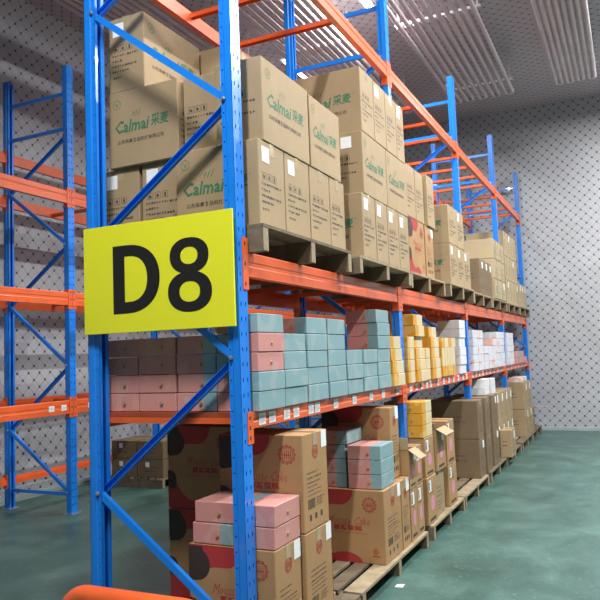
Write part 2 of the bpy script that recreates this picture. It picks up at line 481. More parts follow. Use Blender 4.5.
# ------------------------------------------------------------------ text to flat polygons
_tc = {}
def text2d(body, shear=0, bold=0):
    key = (body, shear, bold)
    if key in _tc: return _tc[key]
    c = bpy.data.curves.new('t', 'FONT'); c.body = body; c.shear = shear; c.offset = bold; c.resolution_u = 1
    o = bpy.data.objects.new('t', c); COL.objects.link(o)
    dg = bpy.context.evaluated_depsgraph_get(); dg.update()
    me = bpy.data.meshes.new_from_object(o.evaluated_get(dg))
    vs = [(v.co.x, v.co.y) for v in me.vertices]; fs = [tuple(p.vertices) for p in me.polygons]
    bpy.data.objects.remove(o); bpy.data.curves.remove(c); bpy.data.meshes.remove(me)
    x0 = min(v[0] for v in vs); x1 = max(v[0] for v in vs); y0 = min(v[1] for v in vs); y1 = max(v[1] for v in vs)
    vs = [((x - x0) / (x1 - x0), (y - y0) / (y1 - y0)) for x, y in vs]
    _tc[key] = (vs, fs); return _tc[key]

class Face:
    """2D drawing on a box side; u to the right, v up, in metres from the lower left corner"""
    def __init__(s, b, o, u, n, off=.0007): s.b = b; s.o = Vector(o); s.u = Vector(u); s.n = Vector(n) * off; s.z = Vector((0, 0, 1))
    def P(s, u, v, k=1): return tuple(s.o + s.u * u + s.z * v + s.n * k)
    def poly(s, pts, mat, k=1): s.b.face([s.P(u, v, k) for u, v in pts], mat)
    def rect(s, u0, v0, u1, v1, mat, k=1): s.poly([(u0, v0), (u1, v0), (u1, v1), (u0, v1)], mat, k)
    def text(s, t, u0, v0, u1, v1, mat, shear=0, bold=0):
        vs, fs = text2d(t, shear, bold); n = len(s.b.v); k = s.b.m(mat)
        s.b.v += [s.P(u0 + (u1 - u0) * x, v0 + (v1 - v0) * y) for x, y in vs]
        for f in fs: s.b.f.append(tuple(n + i for i in f)); s.b.mi.append(k)
    def circ(s, cu, cv, r, w, mat, n=28):
        for i in range(n):
            a, c = 2 * PI * i / n, 2 * PI * (i + 1) / n
            s.poly([(cu + r * math.cos(a), cv + r * math.sin(a)), (cu + r * math.cos(c), cv + r * math.sin(c)),
                    (cu + (r - w) * math.cos(c), cv + (r - w) * math.sin(c)), (cu + (r - w) * math.cos(a), cv + (r - w) * math.sin(a))], mat)
    def lines(s, u0, v1, w, n, step, h, mat, rnd, ends=None):
        """small print: rows of tiny glyph-like marks"""
        for i in range(n):
            v = v1 - i * step; u = u0; end = u0 + w * (ends[i] if ends else rnd.uniform(.55, 1))
            while u < end:
                g_ = h * rnd.uniform(.55, .95)
                s.rect(u, v, u + g_ * .28, v + h * rnd.uniform(.8, 1), mat)
                s.rect(u + g_ * .28, v + h * rnd.uniform(.0, .6), u + g_, v + h * rnd.uniform(.65, .95), mat)
                u += h * 1.15

def wide_calmai(F, w, h, rnd):
    F.circ(w * .12, h * .83, .029, .0035, M['green'])
    F.poly([(w*.12 - .012, h*.83 + .008), (w*.12 - .008, h*.83 + .010), (w*.12 + .002, h*.83 - .014), (w*.12 - .002, h*.83 - .014)], M['green'])
    F.poly([(w*.12 + .012, h*.83 + .012), (w*.12 + .008, h*.83 + .012), (w*.12 - .001, h*.83 - .012), (w*.12 + .003, h*.83 - .012)], M['green'])
    F.text('Calmai', w * .09, h * .44, w * .60, h * .61, M['green'], .22, .022)
    F.text('采麦', w * .62, h * .46, w * .87, h * .615, M['green'], .05, .022)
    F.circ(w * .90, h * .60, .006, .0015, M['green'], 12)
    for k in range(3):
        u = w * (.34 + .045 * k)
        F.poly([(u, h*.625), (u + .012, h*.66), (u + .028, h*.715 + .01*k), (u + .012, h*.69)], M['green'])
    F.text('山东采麦食品科技有限公司', w * .13, h * .30, w * .80, h * .355, M['ink'], 0, .012)
def narrow_calmai(F, w, h, rnd):
    for k in range(3):
        u = w * (.14 + .19 * k); v = h * .545
        s_ = .036
        for q in ((u, v, u + s_, v + .0022), (u, v + s_, u + s_, v + s_ + .0022), (u, v, u + .0022, v + s_), (u + s_, v, u + s_ + .0022, v + s_)): F.rect(*q, M['ink'])
        if k == 0: F.poly([(u + .008, v + .008), (u + .028, v + .008), (u + .028, v + .018), (u + .008, v + .026)], M['ink'])
        if k == 1: F.poly([(u + .018, v + .030), (u + .008, v + .016), (u + .018, v + .006), (u + .028, v + .016)], M['ink'])
        if k == 2: F.rect(u + .013, v + .006, u + .025, v + .030, M['ink'])
    F.lines(w * .10, h * .475, w * .78, 4, .032, .016, M['ink'], rnd, (.95, .35, .9, .55))
    F.lines(w * .12, h * .18, w * .3, 1, .02, .016, M['ink'], rnd, (.8,))
def blob(F, pts, w, h, mat):
    F.poly([(u * w, v * h) for u, v in pts], mat)
def arc(cu, cv, ru, rv, a0, a1, n=10):
    return [(cu + ru * math.cos(math.radians(a0 + (a1 - a0) * i / n)), cv + rv * math.sin(math.radians(a0 + (a1 - a0) * i / n))) for i in range(n + 1)]
def emblem(F, cu, cv, r, mat, sq=1.):
    F.circ(cu, cv, r, r * .09, mat, 24); F.circ(cu, cv, r * .8, r * .07, mat, 24)
    for k in range(12):
        t = 2 * PI * k / 12; F.circ(cu + r * 1.02 * math.cos(t), cv + r * 1.02 * math.sin(t), r * .16, r * .07, mat, 8)
    for k in range(-2, 3): F.rect(cu + k * r * .25 - r * .05, cv - r * .5, cu + k * r * .25 + r * .05, cv + r * (.55 - .08 * abs(k)), mat)
    F.rect(cu - r * .55, cv - r * .1, cu + r * .55, cv, mat)
def wide_mousse(F, w, h, rnd):
    blob(F, [(.27, 1), (.18, 1)][:0] + [(.0, .999), (.62, .999)] + arc(.44, .985, .18, .20, -5, -90, 8) + arc(.33, .70, .12, .085, 90, 120, 3) + [(.2, .78), (0, .78)], w, h, M['red'])
    F2 = F
    F2.b_off = 1
    F.poly([(u * w, v * h) for u, v in [(0, .985)] + [(.17, .985)] + arc(.10, .80, .155, .16, 60, -90, 12) + [(.02, .63), (0, .66)]], M['blackprint'], 2)
    blob(F, [(0, .001), (.72, .001)] + arc(.50, -.02, .22, .16, 8, 130, 10) + arc(.46, .50, .38, .42, -112, -178, 10)[:9] + [(0.08, .44), (0, .46)], w, h, M['red'])
    F.poly([(u * w, v * h) for u, v in [(0, .25)] + arc(.05, .33, .075, .12, -60, 90, 8) + [(0, .45)]], M['blackprint'], 2)
    emblem(F, w * .82, h * .80, .047, M['red'])
    F.text('Mousse Cake', w * .28, h * .52, w * .82, h * .625, M['red'], .45, -.008)
    F.text('慕斯蛋糕', w * .36, h * .435, w * .72, h * .51, M['red'], 0, .02)
    F.lines(w * .26, h * .40, w * .56, 1, .02, .005, M['red'], rnd, (1,))
    emblem(F, w * .88, h * .17, .018, M['red']); F.rect(w * .84, h * .10, w * .93, h * .115, M['red'])
def narrow_mousse(F, w, h, rnd):
    emblem(F, w * .50, h * .80, .036, M['red'])
    F.lines(w * .16, h * .58, w * .66, 3, .026, .009, M['ink'], rnd)
    F.lines(w * .16, h * .44, w * .7, 3, .022, .007, M['ink'], rnd)
    u = w * .16
    while u < w * .42: F.rect(u, h * .22, u + .004, h * .32, M['ink']); u += rnd.choice((.006, .009))
    F.lines(w * .50, h * .30, w * .35, 4, .012, .008, M['ink'], rnd)
    for k in range(3):
        uu = w * (.2 + .22 * k); F.rect(uu, h * .10, uu + .026, h * .16, M['ink'])
def wide_plain(F, w, h, rnd):
    F.lines(w * .25, h * .55, w * .5, 2, .05, .018, M['ink'], rnd)
def narrow_plain(F, w, h, rnd):
    F.lines(w * .15, h * .6, w * .6, 3, .035, .012, M['ink'], rnd); F.lines(w * .15, h * .3, w * .7, 3, .03, .01, M['ink'], rnd)
def narrow_pink(F, w, h, rnd):
    blob(F, arc(.5, .42, .22, .16, 0, 360, 14)[:-1], w, h, M['pinkprint'])
    F.lines(w * .15, h * .72, w * .6, 2, .03, .010, M['ink'], rnd)
    F.rect(w * .15, h * .06, w * .8, h * .12, M['ink'])
def none_(F, w, h, rnd): pass
def narrow_blob(F, w, h, rnd):
    narrow_mousse(F, w, h, rnd)
    blob(F, [(0.001, .999), (.5, .999)] + arc(.4, .9, .3, .12, 20, -120, 8) + [(.001, .75)], w, h, M['red'])
    blob(F, [(0.001, .001), (.75, .001)] + arc(.5, .05, .28, .1, 0, 100, 6) + arc(.5, .55, .4, .45, -110, -170, 6) + [(.001, .35)], w, h, M['red'])
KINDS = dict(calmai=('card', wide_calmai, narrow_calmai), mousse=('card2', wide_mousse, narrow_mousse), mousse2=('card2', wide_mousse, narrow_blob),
             plain=('card', wide_plain, narrow_plain), dark=('card_shaded', wide_plain, narrow_plain), pale=('card_pale', none_, narrow_plain),
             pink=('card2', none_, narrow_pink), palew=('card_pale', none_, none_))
_cm = {}
def carton_meshes(kind, w, d, h, label):
    """canonical: wide side (w) on local -y/+y, narrow side (d) on local +x/-x"""
    key = (kind, round(w, 3), round(d, 3), round(h, 3))
    if key not in _cm:
        mat, fw, fn = KINDS[kind]; rnd = random.Random(hash(key[1:]) & 255)
        base = MB(); base.box(-w/2, w/2, -d/2, d/2, 0, h, M[mat]); me = base.mesh('carton', bevel=.004)
        b = MB(); b.m(M[mat])
        fw(Face(b, (-w/2, -d/2, 0), (1, 0, 0), (0, -1, 0)), w, h, rnd)
        fw(Face(b, (w/2, d/2, 0), (-1, 0, 0), (0, 1, 0)), w, h, rnd)
        fn(Face(b, (w/2, -d/2, 0), (0, 1, 0), (1, 0, 0)), d, h, rnd)
        fn(Face(b, (-w/2, d/2, 0), (0, -1, 0), (-1, 0, 0)), d, h, rnd)
        # flap seam on the lid
        b.face([(-w/2 + .004, -.0015, h + .0004), (w/2 - .004, -.0015, h + .0004), (w/2 - .004, .0015, h + .0004), (-w/2 + .004, .0015, h + .0004)], M['blackprint'])
        n0 = len(me.vertices)
        vs = [tuple(v.co) for v in me.vertices] + b.v
        fs = [tuple(p.vertices) for p in me.polygons] + [tuple(n0 + i for i in f) for f in b.f]
        mi = [0] * len(me.polygons) + b.mi
        m2 = bpy.data.meshes.new('carton'); m2.from_pydata(vs, [], fs)
        for mt in b.mats: m2.materials.append(mt)
        m2.polygons.foreach_set('material_index', mi); bpy.data.meshes.remove(me)
        # tape
        t = MB(); tw = .026; k = .0011; dn = min(.07, h * .3)
        t.face([(-w/2, -tw, h + k), (w/2, -tw, h + k), (w/2, tw, h + k), (-w/2, tw, h + k)], M['tape'])
        for s in (-1, 1):
            x = s * (w/2); xo = s * (w/2 + k)
            t.face([(x, -tw, h + k), (x, tw, h + k), (xo, tw, h - .004), (xo, -tw, h - .004)], M['tape'])
            t.face([(xo, -tw, h - .004), (xo, tw, h - .004), (xo, tw, h - dn), (xo, -tw, h - dn)], M['tape'])
        tm = t.mesh('packing_tape'); bmt = bmesh.new(); bmt.from_mesh(tm); bmesh.ops.remove_doubles(bmt, verts=bmt.verts, dist=.0003); bmt.to_mesh(tm); bmt.free()
        l = MB(); x = w/2 + .0016; s_ = .082 if kind in ('calmai', 'plain', 'dark') else .074
        u0 = -d * .38 if kind != 'mousse' else d * .5 - s_ - .004; v1 = h * .93 if kind != 'mousse' else h - .002
        if kind in ('dark', 'plain', 'pale'): u0 = d * .08
        sv = s_ * (1 if kind in ('calmai', 'dark') else 1.25)
        l.face([(x, u0, v1 - sv), (x, u0 + s_, v1 - sv), (x, u0 + s_, v1), (x, u0, v1)], M['label'])
        if kind == 'pink': l.face([(x + .0004, u0 + .008, v1 - sv + .01), (x + .0004, u0 + .03, v1 - sv + .01), (x + .0004, u0 + .03, v1 - .01), (x + .0004, u0 + .008, v1 - .01)], M['ink'])
        lm = l.mesh('paper_label')
        _cm[key] = (m2, tm, lm)
    return _cm[key]

def carton(kind, x0, x1, y0, y1, z, h, rot, label, lab=True, group=None, jit=.4, tape=True):
    """rot 0: wide side faces -y and narrow side faces the aisle; rot 1: wide side faces the aisle"""
    g_ = .003
    dx, dy = x1 - x0 - 2 * g_, y1 - y0 - 2 * g_
    w, d = (dx, dy) if rot in (0, 2) else (dy, dx)
    a, t, l = carton_meshes(kind, w, d, h - .002, lab)
    rz = {0: 0, 1: PI / 2, 2: PI, 3: -PI / 2}[rot] + math.radians(random.uniform(-jit, jit))
    o = link('carton', a, None, ((x0 + x1) / 2, (y0 + y1) / 2, z + .0005), rz)
    tag(o, label, 'carton', group)
    if tape: link('packing_tape', t, o)
    if lab:
        if rot in (0, 2): link('paper_label', l, o, rz=0 if rot == 0 else PI)
        else: link('paper_label', l, o, rz=PI if rot == 1 else 0)
    return o

# ------------------------------------------------------------------ pallets
_pm = {}
def pallet(x1, y0, L, z, D, h, label, group):
    key = (round(L, 2), round(D, 2), round(h, 3))
    if key not in _pm:
        rnd = random.Random(len(_pm)); bs = []
        nb = 8; bw = D / nb
        for i in range(nb):
            b = MB(); x = -D + bw * i; b.box(x + .010, x + bw - (.026 if i < nb - 1 else .002), rnd.uniform(0, .012), L - rnd.uniform(0, .012), h - .020, h, M['wood'] if rnd.random() < .6 else M['wood_dark'])
            bs.append(('deck_board', b.mesh('deck_board', bevel=.0015)))
        for yy in (0, L / 2 - .035, L - .07):
            b = MB(); b.box(-D + .004, -.004, yy + .008, yy + .060, 0, h - .0205, M['wood_dark']); b.box(-.0038, -.0015, yy + .008, yy + .060, .002, h - .022, M['wood'])
            bs.append(('stringer', b.mesh('stringer')))
        _pm[key] = bs
    p = empty('pallet', (x1, y0, z)); tag(p, label, 'pallet', group)
    for n, me in _pm[key]: link(n, me, p)
    return p

ORD = ['first', 'second', 'third', 'fourth', 'fifth', 'sixth', 'seventh', 'eighth']
for i, (y, L, h_) in enumerate([(.11, 1.24, .142), (1.39, 1.21, .122), (2.73, 1.22, .142), (3.98, 1.22, .142), (5.35, 1.22, .142), (6.60, 1.22, .142), (7.97, 1.2, .142), (9.20, 1.24, .142)]):
    pallet(.13 if i in (1, 3) else .09, y, L, L2 + .001, 1.08, h_, f'wooden pallet on the upper beams, {ORD[i]} from the sign end', 'pallets on the upper beams')
for i, (y, L) in enumerate([(.125, .92), (1.07, 1.52), (2.745, 1.19), (3.96, 1.26), (5.35, 1.22), (6.60, 1.22), (7.97, 1.2), (9.20, 1.24)]):
    pallet(.17, y, L, .0005, 1.1, .118, f'wooden pallet on the green floor, {ORD[i]} from the sign end', 'pallets on the floor')

# ------------------------------------------------------------------ upper level cartons
ZU = 2.2365; CH = .458; XF = .055
GU = 'cartons on the upper beams'
def C(*a, **k):
    k.setdefault('group', GU); return carton(*a, **k)
green = 'brown carton with green printed wide side'
# stack A layer 1 (front row), narrow sides to the aisle
for k, (a, b_) in enumerate([(.155, .455), (.46, .785), (.79, 1.095), (1.10, 1.35)]):
    C('calmai', XF - .525, XF, a, b_, ZU, CH, 0, f'brown carton with narrow end to the aisle, {ORD[k]} of four over the near orange beam', lab=k < 2)
C('calmai', -.775, -.495, .25, .80, ZU, CH, 1, 'brown carton with white label just above the D of the sign', jit=.3)
C('calmai', -1.07, -.79, .25, .80, ZU, CH, 1, 'brown carton with white label beside the left blue post, above the sign')
C('calmai', -.775, -.495, .81, 1.32, ZU, CH, 1, 'brown carton deep in the first pallet, bottom layer, inner one', lab=False)
C('calmai', -1.07, -.79, .81, 1.32, ZU, CH, 1, 'brown carton deep in the first pallet, bottom layer, outer one', lab=False)
z2 = ZU + CH
C('calmai', -.985, -.485, .22, .50, z2, CH, 0, 'brown carton with green logo facing the sign end, second layer, wide side out', lab=False)
C('calmai', -.480, -.245, .26, .80, z2, CH, 1, 'brown carton with small print on narrow end, just left of the near post', lab=False)
C('calmai', -.985, -.485, .52, .80, z2, CH, 0, 'brown carton behind the logo carton, second layer of the first pallet', lab=False)
C('calmai', -.985, -.485, .82, 1.20, z2, CH, 0, 'brown carton third back in the second layer of the first pallet', lab=False)
C('calmai', -.235, .06, .21, .80, z2, CH + .006, 1, 'big brown carton with green logo and white label, right of the near post', jit=.2)
C('calmai', -.235, .06, .815, 1.30, z2, CH - .006, 1, 'brown carton with green logo, second along the aisle above four upright ends', lab=False, jit=.2)
z3 = z2 + CH
C('calmai', -.985, -.72, .23, .82, z3, CH, 1, 'topmost brown carton at the rear post with white label and shadowed side')
C('calmai', -.985, -.49, .85, 1.16, z3, CH, 0, 'topmost dim brown carton half hidden behind the near blue post', lab=False)
# stack B
ZB = 2.2155; XB = .125; HB = .452
for k, (a, b_) in enumerate([(1.50, 1.775), (1.78, 2.05), (2.055, 2.33), (2.335, 2.605)]):
    C('calmai', XB - .54, XB, a, b_, ZB, HB, 0, f'brown carton with white label at its top, {ORD[k]} of four narrow ends before post two')
zb2 = ZB + HB
bx = C('calmai', XB - .285, XB, 1.55, 2.085, zb2, HB, 1, 'brown carton with green logo and label on its near end, second stack, middle layer')
C('calmai', XB - .285, XB, 2.09, 2.61, zb2, HB, 1, 'brown carton with green logo facing the aisle, middle layer, farther of the two', lab=False)
C('calmai', XB - .58, XB - .29, 1.58, 2.12, zb2, HB, 1, 'brown carton tucked behind the middle layer of the second stack', lab=False)
[c for c in bx.children if c.name.startswith('paper_label')][0].location = (0, -.085, 0)
zb3 = zb2 + HB
for k, (a, b_) in enumerate([(1.57, 1.85), (1.855, 2.125), (2.13, 2.395), (2.40, 2.61)]):
    C('calmai', XB - .56, XB, a, b_, zb3, HB + .02, 0, f'brown carton in the topmost layer beneath the high beam, {ORD[k]} of four', lab=k in (1, 3))
C('mousse2', XF - .42, XF, 2.84, 3.36, ZU, .50, 1, 'brown carton with red and black blobs, on the upper beams past the second post', lab=False)
C('mousse', XF - .42, XF, 3.40, 3.68, ZU, .50, 0, 'narrow sided brown carton directly beyond the big blobbed one', lab=True)
zb2 = ZU + .50
for k, (a, b_) in enumerate([(2.84, 3.12), (3.13, 3.40)]):
    C('calmai', XF - .45, XF, a, b_, zb2, .475, 0, f'slim brown carton above the red blobbed one, {"nearer" if k == 0 else "farther"} of two', lab=False)
C('calmai', XF - .45, XF + .02, 3.47, 3.72, zb2, .50, 0, 'slim brown carton leaning out at the far end of the second stack', lab=False, jit=2)
# stack C
XC = .115; ZCC = 2.2365
for k, (a, b_) in enumerate([(4.11, 4.46), (4.465, 4.78), (4.785, 5.10)]):
    C('calmai', XC - .56, XC, a, b_, ZCC, .42, 0, f'brown carton with white label left of the third post, bottom layer, {ORD[k]} of three')
for k, (a, b_) in enumerate([(4.12, 4.50), (4.505, 4.85)]):
    C('calmai', XC - .56, XC, a, b_, ZCC + .42, .41, 0, f'brown carton atop the stack left of the third post, {"nearer" if k == 0 else "farther"} one', lab=k == 1)
# stack D
for k, (a, b_) in enumerate([(5.86, 6.14), (6.15, 6.43), (6.44, 6.70)]):
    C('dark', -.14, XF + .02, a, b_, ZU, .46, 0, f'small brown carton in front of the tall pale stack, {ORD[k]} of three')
for k in range(3):
    C('pale', -.56, .10, 6.80, 7.25, ZU + .28 * k, .278, 0, f'pale wide carton left of the fourth post, {("bottom", "middle", "top")[k]} of three', lab=False)
    C('pale', -.56, .10, 7.26, 7.70, ZU + .28 * k, .278, 0, f'pale carton level with the fourth post, {("bottom", "middle", "top")[k]} of three', lab=k == 0)
for j in range(4):
    for k in range(3):
        C('pale', -.55, XF - .01, 8.14 + j * .32, 8.44 + j * .32, ZU + .385 * k, .383, 0, f'pale carton between fourth and last posts, {("bottom", "middle", "top")[k]} layer, {ORD[j]} column', lab=(j + k) % 3 == 0)
        if j == 0: C('pale', -.99, -.56, 8.14, 8.44, ZU + .385 * k, .383, 0, f'pale carton behind the tall far stack, {("bottom", "middle", "top")[k]} layer', lab=False)
for j in range(3):
    C('pale', -.5, XF - .01, 9.50 + j * .29, 9.78 + j * .29, ZU, .42, 0, f'low pale carton at the far end of the upper beams, {ORD[j]} of three', lab=True)

# ------------------------------------------------------------------ cake boxes
CW, CL, CHh = .248, .292, .099
_km = {}
def cake_mesh(mat, w, l, h):
    key = (mat, round(w, 3), round(l, 3), round(h, 3))
    if key in _km: return _km[key]
    b = MB(); b.box(-w/2 + .001, w/2 - .001, -l/2 + .002, l/2 - .002, 0, h - .0025, M[mat])
    c = MB(); c.tube([(0.03, -l/2, h * .45), (0.03, -l/2 - .008, h * .45)], .009, M['gold'], 8)
    c2 = MB(); c2.tube([(-w/2, 0, h * .45), (-w/2 - .006, 0, h * .45)], .008, M['gold'], 8)
    _km[key] = (b.mesh('cake_box', bevel=.0028), c.mesh('clasp'), c2.mesh('clasp'))
    return _km[key]
def cake(mat, x, y, z, rz, label, group, w=CW, l=CL, h=CHh, jit=.3):
    a, c, c2 = cake_mesh(mat, w, l, h)
    o = link('cake_box', a, None, (x, y, z + .0004), rz + math.radians(random.uniform(-jit, jit)))
    tag(o, label, 'cake box', group)
    if y < 3: link('clasp', c if rz == 0 else c2, o)
    return o
LAY = ['bottom', 'second', 'third', 'fourth', 'fifth', 'sixth']
ZS = L1
def lay(r, n): return 'top' if r == n - 1 else (LAY[r] if r else 'bottom')
def stack(mat, xc, yc, rows, where, colour, rots=None, z=ZS, dz=.0995, group='cake boxes on the middle shelf', y_only=None, l=CL, offs=None):
    for r in range(rows):
        if y_only and r not in y_only: continue
        rz = 0 if rots is None else (PI if rots[r] else 0)
        m_ = mat[r] if isinstance(mat, list) else mat
        c_ = colour[r] if isinstance(colour, list) else colour
        dx = offs[r] if offs else random.uniform(-.004, .004)
        cake(m_, xc + dx, yc + random.uniform(-.003, .003), z + dz * r + .0002, rz, f'{c_} cake box, {lay(r, rows)} layer of {where}', group, l=l)
GC = 'cake boxes on the middle shelf'
stack('cake_p', -.850, .27, 4, 'the column nearest the rear post', 'pink')
stack('cake_p', -.597, .27, 4, 'the second column in from the rear post', 'pink')
stack('cake_pt', -.344, .27, 4, 'the column seen under the sign brace', 'pink and teal')
stack('cake_pt', -.091, .27, 5, 'the stack beside the near front post', ['teal sided', 'teal sided', 'pink sided', 'pink sided', 'teal sided'], [0, 0, 1, 1, 0])
stack('cake_pt', -.10, .575, 4, 'the second aisle stack from the near post', 'teal sided')
stack('cake_pt', -.10, .885, 5, 'the third aisle stack from the near post', 'teal sided')
stack('cake_pt', -.10, 1.19, 5, 'the fourth aisle stack from the near post', 'teal sided')
stack('cake_pt', -.10, 1.505, 3, 'the low stack fifth from the near post', 'teal sided')
stack('cake_pt', -.10, 1.81, 3, 'the low stack sixth from the near post', 'teal sided')
stack('cake_pt', -.10, 2.125, 6, 'the tallest teal stack left of the second post', 'teal sided')
stack('cake_y', -.10, 2.435, 4, 'the cream stack just left of the second post', 'cream', offs=[.02, .01, .0, -.01])
stack('cake_y', -.10, 2.835, 4, 'the cream stack hiding behind the second post', 'cream', l=.2)
stack('cake_y', -.10, 3.10, 6, 'the tall yellow stack right of the second post', 'yellow', offs=[.02, .015, .01, -.01, .015, .0])
stack('cake_y', -.10, 3.66, 5, 'the shorter yellow stack, second past the second post', 'yellow', offs=[.01, .01, 0, .0, -.02])
stack('cake_y', -.10, 3.36, 3, 'the low yellow stack between two taller ones', 'yellow', l=.2)
for k in range(5):
    y = 3.98 + .112 * k
    o = cake('cake_y', -.10, y, ZS + .148, 0, f'yellow cake box standing on edge, {ORD[k]} of five before the third post', GC, jit=0)
    o.rotation_euler = (PI / 2, 0, 0); o.location.y = y + CHh / 2
    o.location.z = ZS + CL / 2 + .001
cake('cake_y', -.10, 4.08, ZS + CL + .003, 0, 'yellow cake box lying across the upright ones, nearer of two', GC)
cake('cake_y', -.10, 4.385, ZS + CL + .003, 0, 'yellow cake box lying across the upright ones, farther of two', GC)
stack('cake_w2', -.10, 4.86, 6, 'the white stack touching the third post', 'white', offs=[0, .01, .01, 0, .01, .01])
GW = 'white boxes beyond the third post'
for j, (y, n) in enumerate([(5.56, 5), (5.88, 5), (6.22, 3), (6.54, 3), (6.88, 4), (7.2, 5), (7.52, 5), (8.13, 5), (8.45, 5)]):
    stack('cake_w', -.09, y, n, f'the white row\'s {["first", "second", "third", "fourth", "fifth", "sixth", "seventh", "eighth", "ninth"][j]} stack', 'white and orange', group=GW)
for j in range(4):
    stack('cake_pt' if j % 2 else 'cake_p', -.09, 8.86 + .34 * j, 2 if j != 3 else 1, f'the {ORD[j]} low stack near the last post', 'small pink', group='pink boxes near the last post', rots=[1, 0, 1])

# ------------------------------------------------------------------ floor level
GF = 'cartons on the floor pallets'
XG = .14; ZP = .1185
def G(*a, **k):
    k.setdefault('group', GF); return carton(*a, **k)
mc = 'brown carton with red blobs'
G('mousse', .10 - .51, .10, .105, .395, ZP, .495, 0, f'{mc} at the floor corner under two small pink boxes')
G('mousse', XG - .02 - .52, XG - .02, .41, .76, ZP, .50, 0, f'{mc} on the floor under the tallest near carton')
G('mousse', -.925, -.415, .64, .98, ZP, .53, 0, f'{mc} at floor level deeper in, left', lab=False)
zg = ZP + .502
G('mousse', XG - .02 - .52, XG - .02, .41, .74, zg, .515, 0, f'{mc} and red emblem, upper one just right of the near post')
G('mousse', -.925, -.415, .64, .98, ZP + .532, .50, 0, f'dim {mc} behind the diagonal brace, upper level', lab=False)
G('mousse', XG - .60, XG, 1.625, 2.005, ZP, .495, 0, f'{mc} and clear cake lettering on the second pallet')
G('mousse', XG - .60, XG, 2.02, 2.22, ZP, .495, 0, f'{mc}, narrow end only, behind the lettered floor one', group=GF)
G('mousse', XG - .62, XG - .06, 2.015, 2.222, ZP + .497, .53, 0, 'brown carton with red emblem behind the small teal boxes, top of its stack')
zc = ZP + .497
GS = 'small cake boxes on the floor cartons'
cake('cake_pt', -.262, .26, zc, 0, 'pink cake box with teal end, lower left of four at the near post', GS, h=.106, w=.245)
cake('cake_p', -.252, .265, zc + .1075, 0, 'pink cake box, upper left of four beside the near post', GS, h=.106, w=.24)
cake('cake_p', -.015, .255, zc, PI, 'pink cake box, lower right of four beside the near post', GS, h=.106, w=.225)
cake('cake_pt', -.012, .255, zc + .1075, PI, 'pink and teal cake box, upper right of four beside the near post', GS, h=.106, w=.225)
zs_ = ZP + .497
for r in range(3):
    cake('cake_pt', -.005, 1.80, zs_ + .0995 * r, 0, f'pink and teal cake box, {("bottom", "middle", "top")[r]} of the front three on the lettered carton', GS)
for r in range(4):
    cake('cake_pt', -.275 + (.02 if r == 3 else 0), 1.82, zs_ + .0995 * r, 0, f'shaded pink cake box, {("bottom", "second", "third", "top")[r]} of the four behind the front three', GS)
# pink-spotted cartons, lower row
for k, (a, b_) in enumerate([(2.24, 2.42), (2.425, 2.605), (2.73, 3.02)]):
    G('pink', XG - .40, XG, a, b_, ZP, .385, 0, f'brown carton with label, bottom row beyond the lettered one, {ORD[k]} of three')
G('pink', XG - .40, XG, 3.46, 3.78, ZP, .375, 0, 'brown carton with pink spot, bottom, standing clear at the pallet front')
G('plain', XG - .42, XG - .02, 3.04, 3.36, ZP, .385, 0, 'brown carton in the gap between the row and the front standing one', lab=False)
zq = ZP + .387
def open_carton(x0, x1, y0, y1, z, h, label, flap, reach):
    w, d = x1 - x0, y1 - y0; t = .005
    b = MB(); m = M['card2']
    for q in ((-w/2, w/2, -d/2, -d/2 + t), (-w/2, w/2, d/2 - t, d/2), (-w/2, -w/2 + t, -d/2 + t, d/2 - t), (w/2 - t, w/2, -d/2 + t, d/2 - t)):
        b.box(q[0], q[1], q[2], q[3], 0, h, m)
    b.box(-w/2 + t, w/2 - t, -d/2 + t, d/2 - t, 0, t, m)
    narrow_pink(Face(b, (w/2, -d/2, 0), (0, 1, 0), (1, 0, 0)), d, h, random.Random(4))
    o = b.obj('open_carton', None, ((x0 + x1) / 2, (y0 + y1) / 2, z + .0005)); tag(o, label, 'carton', GF)
    f = MB(); f.face([(-w/2, -d/2, h), (w/2, -d/2, h), (w/2, -d/2 - reach, h + flap), (-w/2, -d/2 - reach, h + flap)], M['card_pale'])
    fo = f.obj('lid_flap', o); s = fo.modifiers.new('thick', 'SOLIDIFY'); s.thickness = .004
    f = MB(); f.face([(w/2, -d/2, h), (w/2, d/2, h), (w/2 + .09, d/2, h - flap * .5 - .02), (w/2 + .09, -d/2, h - flap * .5 - .02)], M['card_pale'])
    fo = f.obj('lid_flap', o); s = fo.modifiers.new('thick', 'SOLIDIFY'); s.thickness = .004
    l = MB(); l.face([(w/2 + .001, d*.1, h*.68), (w/2 + .001, d*.1 + .07, h*.68), (w/2 + .001, d*.1 + .07, h*.93), (w/2 + .001, d*.1, h*.93)], M['label']); l.obj('paper_label', o)
    return o
open_carton(XG - .38, XG, 2.24, 2.42, zq, .30, 'open carton with raised flap at the second post, near one', .09, .008)
G('pink', XG - .38, XG, 2.425, 2.605, zq, .30, 0, 'brown carton with pink spot just beyond the nearer open one')
G('pink', XG - .38, XG - .01, 2.745, 3.03, zq, .325, 0, 'brown carton under the short yellow stack past the second post')
open_carton(XG - .36, XG, 3.075, 3.38, zq, .36, 'open carton with pink spot, farther of the two open ones', .06, .03)
G('pink', XG - .36, XG, 3.46, 3.76, ZP + .377, .405, 0, 'tall brown carton with pink spot and label, top of the clear standing pair')
for k, (m_, cl) in enumerate([('card_pale', 'cream'), ('card_pale', 'cream'), ('cake_y', 'yellow')]):
    cake('cake_y', -.0, 2.885, zq + .327 + .1 * k, 0, f'{cl} box, {("bottom", "middle", "top")[k]} of the short stack over the open cartons', GS)
